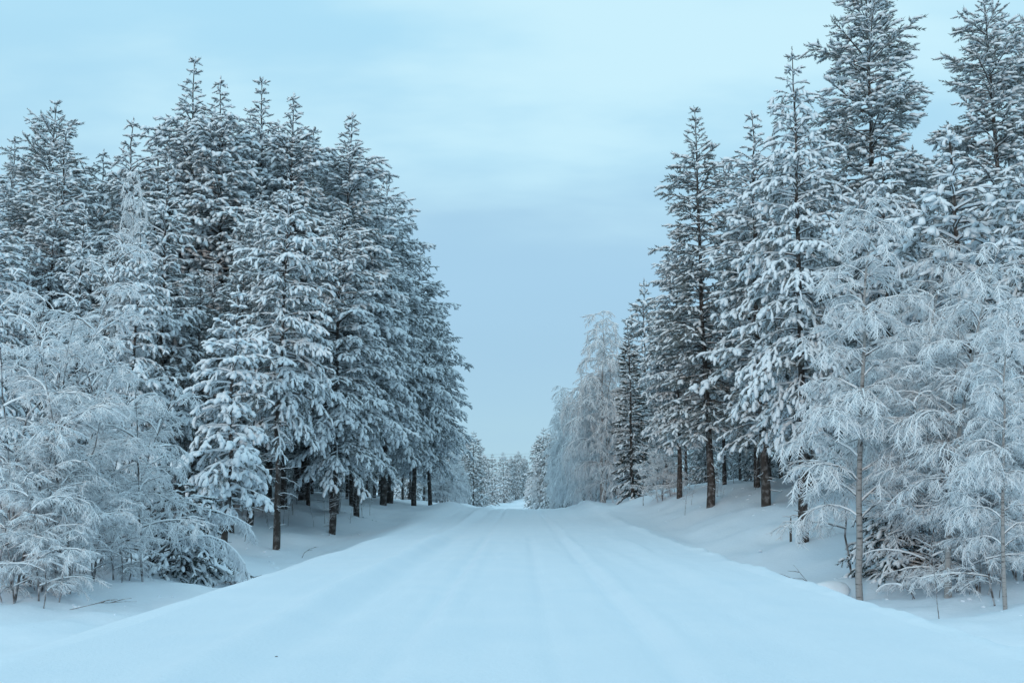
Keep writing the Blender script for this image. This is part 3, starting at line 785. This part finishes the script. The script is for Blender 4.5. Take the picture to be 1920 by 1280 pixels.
fill(16, -36, -18, 40, 70, ['pine_big2', 'pine_big', 'pine_dark'], 12, 17, 3.2, 'snowy pine far back in the left forest behind the front rows', 'pines far back in the left forest')
fill(12, -18, -9, 78, 115, ['pine_big2', 'pine_big', 'pine_dark'], 11, 14, 2.6, 'pine behind the road end of the left forest', 'pines behind the road end of the left forest')
fill(26, -24, -13, 58, 105, ['pine_far'], 4, 8, 2.0, 'low young pine filling the dim understorey of the left forest', 'young pines in the left understorey', wx=1.1)
fill(14, 13, 26, 60, 95, ['pine_far'], 4, 8, 2.0, 'low young pine filling the dim understorey of the right forest', 'young pines in the right understorey', wx=1.1)
fill(22, 12, 25, 44, 78, ['pine_big2', 'pine_dark'], 11, 16, 2.6, 'pine deep in the right forest behind the front trees', 'pines deep in the right forest', wx=.9)
fill(10, 16, 32, 32, 50, ['pine_big2', 'pine_big', 'pine_laden'], 9, 14, 2.8, 'snowy pine behind the right birches', 'pines behind the right birches')
fill(10, 9, 20, 84, 125, ['pine_far'], 10, 13, 2.8, 'pine behind the pale roadside birches on the right', 'pines behind the right roadside birches')
fill(14, 6.5, 18, 125, 230, ['pine_far'], 9, 12, 3.2, 'far pine in the right roadside row', 'far pines on the right of the road')
fill(14, -22, -9.5, 120, 235, ['pine_far'], 8.5, 10.5, 3.2, 'far pine in the left roadside row', 'far pines on the left of the road')
fill(16, -22, 10, 285, 310, ['pine_far'], 9, 12, 3.0, 'distant pine closing the view where the road bends', 'distant pines where the road bends')

# ------------------------------------------------------------------ undergrowth and small things
def sapling(seed, H, n, lean):
    rng = np.random.default_rng(seed)
    P = curve((0, 0, -.1), rng.uniform(0, 6.28), 1.5, 1.5 - lean, H, 9, rng, .06)
    L, Rr = [], []
    for i in range(n):
        p, d = along(P, rng.uniform(.25, .98))
        L.append(curve(p, rng.uniform(0, 6.28), rng.uniform(.2, .9), rng.uniform(-.2, .7), H * rng.uniform(.10, .28), 9, rng, .14)); Rr.append(np.linspace(.006, .003, 9))
    A = np.array([P] + L); B = np.array([np.linspace(.006 + .004 * H, .004, 9)] + Rr)
    a = MB()
    v, f = tubes(A[:1], B[:1], 5); a.add(v, f)
    v, f = tubes(A[1:], B[1:], 4); a.add(v, f)
    s = MB(); v, f = tubes(A[1:] + np.array([0, 0, .006]), B[1:] * .8 + .003, 3); s.add(v, f)
    return Proto(H, [('stem', a.mesh('sapling_stem', [TWIG]), []), ('snow', s.mesh('sapling_snow', [SNOW_TREE]), [])], stuff=('snow',))
SAP = [sapling(50 + i, h, n, l_) for i, (h, n, l_) in enumerate(((2.2, 12, .15), (1.5, 9, .4), (2.8, 14, .25), (1.0, 8, .5)))]
for i in range(34):
    x = lay.uniform(-14.5, -8.6); y = lay.uniform(41, 66)
    p = SAP[i % 4]; s = lay.uniform(.7, 1.25)
    p.place('sapling', x, y, gz(x, y), s, s, lay.uniform(0, 6.28), 'thin bare sapling poking out of the snow among the left trunks', 'sapling', 'bare saplings among the left trunks')
for i in range(16):
    x = lay.uniform(8.4, 14); y = lay.uniform(46, 66)
    p = SAP[i % 4]; s = lay.uniform(.6, 1.1)
    p.place('sapling', x, y, gz(x, y), s, s, lay.uniform(0, 6.28), 'thin bare sapling on the right snow mound', 'sapling', 'bare saplings on the right mound')
for i in range(16):
    x = lay.uniform(9.2, 13.5); y = lay.uniform(23, 30)
    p = SAP[i % 4]; s = lay.uniform(.5, 1.0)
    p.place('sapling', x, y, gz(x, y), s, s, lay.uniform(0, 6.28), 'thin bare sapling under the right birches', 'sapling', 'bare saplings under the right birches')

def bent_stem(name, label, x, y, az_, H, bend, seed, r=.022, n=30, size=.4, p0=1.25):
    """a stem bowed over by its load of snow, fringed with frosted twigs"""
    rng = np.random.default_rng(seed)
    P = curve((0, 0, -.1), az_, p0, p0 - bend, H, 9, rng, .06)
    a, s = MB(), MB()
    rd = np.linspace(r, .006, 9)
    v, f = tubes(P[None], rd[None], 6); a.add(v, f)
    v, f = tubes(P[None, 3:] + np.array([0, 0, r * .7]), rd[None, 3:] * .8 + .012 + .012 * rng.uniform(0, 1, (1, 6)), 5); s.add(v, f)
    pts, dirs = [], []
    for i in range(n):
        p, d = along(P, rng.uniform(.3, .99)); yaw = rng.uniform(-1.1, 1.1)
        pts.append(p); dirs.append([d[0] * math.cos(yaw) - d[1] * math.sin(yaw), d[0] * math.sin(yaw) + d[1] * math.cos(yaw), min(d[2], .2) - rng.uniform(-.1, .9)])
    pts = np.array(pts); X, Y, Z = frames(np.array(dirs)); sz = size * rng.uniform(.6, 1.4, n); w = rng.integers(0, 4, n)
    for i, ((v1, f1), (v2, f2)) in enumerate(ST):
        g = w == i
        if g.any():
            v, f = instance(v1, f1, pts[g], X[g], Y[g], Z[g], sz[g]); s.add(v, f)
            v, f = instance(v2, f2, pts[g], X[g], Y[g], Z[g], sz[g]); a.add(v, f)
    e = link(name, None); e.location = (x, y, gz(x, y))
    st = link('stem', a.mesh('bent_stem', [TWIG]), e)
    tag(link('snow', s.mesh('bent_snow', [SNOW_TREE]), e), kind='stuff')
    return tag(e, label, 'sapling')
bent_stem('bent_sapling', 'snow-loaded sapling bowed over left in front of the small dark right spruce', 11.1, 27.2, 2.9, 2.7, 1.7, 3, n=14, size=.3)
bent_stem('bent_sapling', 'short snow-tipped sapling arching beside the right birch trunks', 10.0, 26.6, 2.2, 1.4, 2.1, 4, .016, 8, .25)
bent_stem('bent_sapling', 'long frosted bough bowed down to the snow right of the left birch clump', -10.6, 29.4, .0, 3.6, 2.3, 6, .022, 60, .5)
bent_stem('bent_sapling', 'frosted bough hanging out over the left ditch above the small draped spruce', -11.2, 30.4, .0, 4.2, 2.0, 7, .025, 60, .5, 1.35)

def twig_thing(label, x, y, az_, L, seed, p0=.35, p1=.0, group=None):
    rng = np.random.default_rng(seed)
    P = [curve((0, 0, -.06), az_, p0, p1, L, 7, rng, .12)]
    for i in range(3):
        q0, d = along(P[0], rng.uniform(.3, .9)); P.append(curve(q0, az_ + rng.uniform(-.9, .9), .3, 0, L * rng.uniform(.2, .4), 7, rng, .12))
    P = np.array(P); mb = MB(); v, f = tubes(P, np.repeat(np.linspace(.011, .004, 7)[None], 4, 0), 4); mb.add(v, f)
    o = link('fallen_twig', mb.mesh('fallen_twig', [TWIG])); o.location = (x, y, gz(x, y))
    return tag(o, label, 'twig', group)
twig_thing('dark twig lying on snow in front of the big left birch', -9.9, 22.6, .1, 1.6, 1, .25, -.05)
twig_thing('curved twig sticking out of the snow below the left draped spruce', -8.3, 28.0, -.3, 1.0, 2, .7, -.6)
twig_thing('small twig on the snow right of the left draped spruce', -8.5, 31.5, .4, .9, 3, .3, .1)
twig_thing('thin hooked twig in the snow right of the bare-trunked left pine', -8.3, 39.5, .6, .8, 4, 1.2, .2)
twig_thing('straight bare stick leaning left out of the right ditch', 7.9, 26.5, 2.5, 1.5, 5, .75, .8)
twig_thing('long bare twig reaching left above the right ditch slope', 8.6, 31.0, 3.0, 1.9, 6, .5, -.1)

# broken stake standing in the right-hand snow
mb = MB(); rng = np.random.default_rng(8)
z = np.array([-.2, .1, .35, .55, .68]); an = np.arange(8) / 8 * 6.283
rings = []
for i, zz in enumerate(z):
    rr = .05 - .012 * i / 4
    top = (zz + (.16 * np.cos(an * 1 + .6) + rng.uniform(-.05, .08, 8)) * (i == 4))
    rings.append(np.stack([np.cos(an) * rr + .02 * i / 4, np.sin(an) * rr, np.broadcast_to(top, an.shape)], 1))
V_ = np.concatenate(rings); F_ = [[i * 8 + j, i * 8 + (j + 1) % 8, (i + 1) * 8 + (j + 1) % 8, (i + 1) * 8 + j] for i in range(4) for j in range(8)]
mb.add(V_, np.array(F_)); mb.add(np.concatenate([rings[4], [[.02, 0, .5]]]), np.array([[j, (j + 1) % 8, 8] for j in range(8)]))
o = link('broken_snag', mb.mesh('broken_snag', [WOOD], smooth=False)); o.location = (10.0, 38.6, gz(10.0, 38.6)); o.scale = (1, 1, 1.15)
tag(o, 'broken dark wooden stake standing in open snow on the right', 'snag')

# stump with a cap of snow beside the pale birch
e = link('tree_stump', None); sx, sy = 8.45, 28.0; e.location = (sx, sy, gz(sx, sy)); e.scale = (.8, .7, .95)
mb = MB(); K = 10; an = np.arange(K) / K * 6.283
rings = []
for zz, rr in ((-.3, .34), (.02, .29), (.16, .26), (.28, .24)):
    rings.append(np.stack([np.cos(an) * rr * rng.uniform(.85, 1.15, K), np.sin(an) * rr * rng.uniform(.85, 1.15, K), np.full(K, zz) + rng.uniform(-.03, .03, K)], 1))
mb.add(np.concatenate(rings), np.array([[i * K + j, i * K + (j + 1) % K, (i + 1) * K + (j + 1) % K, (i + 1) * K + j] for i in range(3) for j in range(K)]))
link('stump', mb.mesh('stump', [WOOD]), e)
mb = MB(); rings = []; K = 14; an = np.arange(K) / K * 6.283
for zz, rr in ((.10, .36), (.17, .46), (.28, .47), (.42, .38), (.50, .22), (.53, .03)):
    rings.append(np.stack([np.cos(an) * rr * (1.25 + .16 * np.sin(an * 2 + 1) + .07 * np.sin(an * 5)) - .22, np.sin(an) * rr * (1 + .1 * np.cos(an * 3)), np.full(K, zz) + .05 * np.sin(an * 2 + .4) * (zz < .5)], 1))
mb.add(np.concatenate(rings), np.array([[i * K + j, i * K + (j + 1) % K, (i + 1) * K + (j + 1) % K, (i + 1) * K + j] for i in range(5) for j in range(K)]))
link('snow_cap', mb.mesh('snow_cap', [SNOW_TREE]), e)
tag(e, 'dark stump under a rounded cap of snow beside the pale birch trunk', 'stump')

# clods of snow that dropped from the boughs
mb = MB(); rng = np.random.default_rng(33); n = 420
left = rng.uniform(0, 1, n) < .55
cy = np.where(left, rng.uniform(22, 64, n), rng.uniform(22, 62, n)); cx = np.where(left, -rng.uniform(7.6, 14, n), rng.uniform(7.2, 13.5, n))
keep = np.array([min((a - tx) ** 2 + (b_ - ty) ** 2 for _, _, tx, ty, *_r in TREES) < 6.5 for a, b_ in zip(cx, cy)])
cx, cy = cx[keep], cy[keep]; cz = ground(cx, cy); k = len(cx); ang = rng.uniform(0, 6.28, k)
X = np.stack([np.cos(ang), np.sin(ang), 0 * ang], 1); Y = np.stack([-np.sin(ang), np.cos(ang), 0 * ang], 1); Z = np.tile([0, 0, 1.0], (k, 1))
sz = rng.uniform(.06, .20, k) * rng.uniform(.5, 1, k)
for i, (tv, tf) in enumerate(LT):
    g = np.arange(k) % len(LT) == i
    v, f = instance(tv - np.array([.45, 0, .02]), tf, np.stack([cx, cy, cz], 1)[g], X[g], Y[g], Z[g], np.stack([sz, sz * 2.2, sz * 1.5], 1)[g]); mb.add(v, f)
tag(link('snow_clods', mb.mesh('snow_clods', [SNOW_GROUND])), 'small clods of snow fallen from the boughs onto the snow under the trees', 'snow', kind='stuff')

# a chip of bark dropped on the road
mb = MB(); rng = np.random.default_rng(21); an = np.arange(7) / 7 * 6.283
lo = np.stack([np.cos(an) * .030 * rng.uniform(.6, 1.2, 7), np.sin(an) * .014 * rng.uniform(.6, 1.2, 7), np.full(7, -.004)], 1); hi = lo * .8 + np.array([.004, 0, .016])
mb.add(np.concatenate([lo, hi, [[0, 0, .016]]]), np.array([[j, (j + 1) % 7, 7 + (j + 1) % 7] for j in range(7)] + [[j, 7 + (j + 1) % 7, 7 + j] for j in range(7)] + [[7 + j, 7 + (j + 1) % 7, 14] for j in range(7)]))
o = link('bark_chip', mb.mesh('bark_chip', [WOOD], smooth=False)); o.location = (-2.45, 10.6, gz(-2.45, 10.6)); o.rotation_euler = (0, 0, .5); o.scale = (.6, .6, .6)
tag(o, 'tiny dark chip of bark lying on the snowy road, lower left', 'bark chip')

# two power wires crossing far ahead
for dz, lab in ((0.0, 'upper'), (-.55, 'lower')):
    xs_ = np.linspace(-32, 30, 25); P = np.stack([xs_, 205 + xs_ * .25, 10.2 + dz + xs_ * .035 + ((xs_ / 31) ** 2 - 1) * .8], 1)
    mb = MB(); v, f = tubes(P[None], np.full((1, 25), .016), 4); mb.add(v, f)
    tag(link('power_wire', mb.mesh('power_wire', [WIRE])), lab + ' of two thin wires crossing the sky above the road end', 'wire')
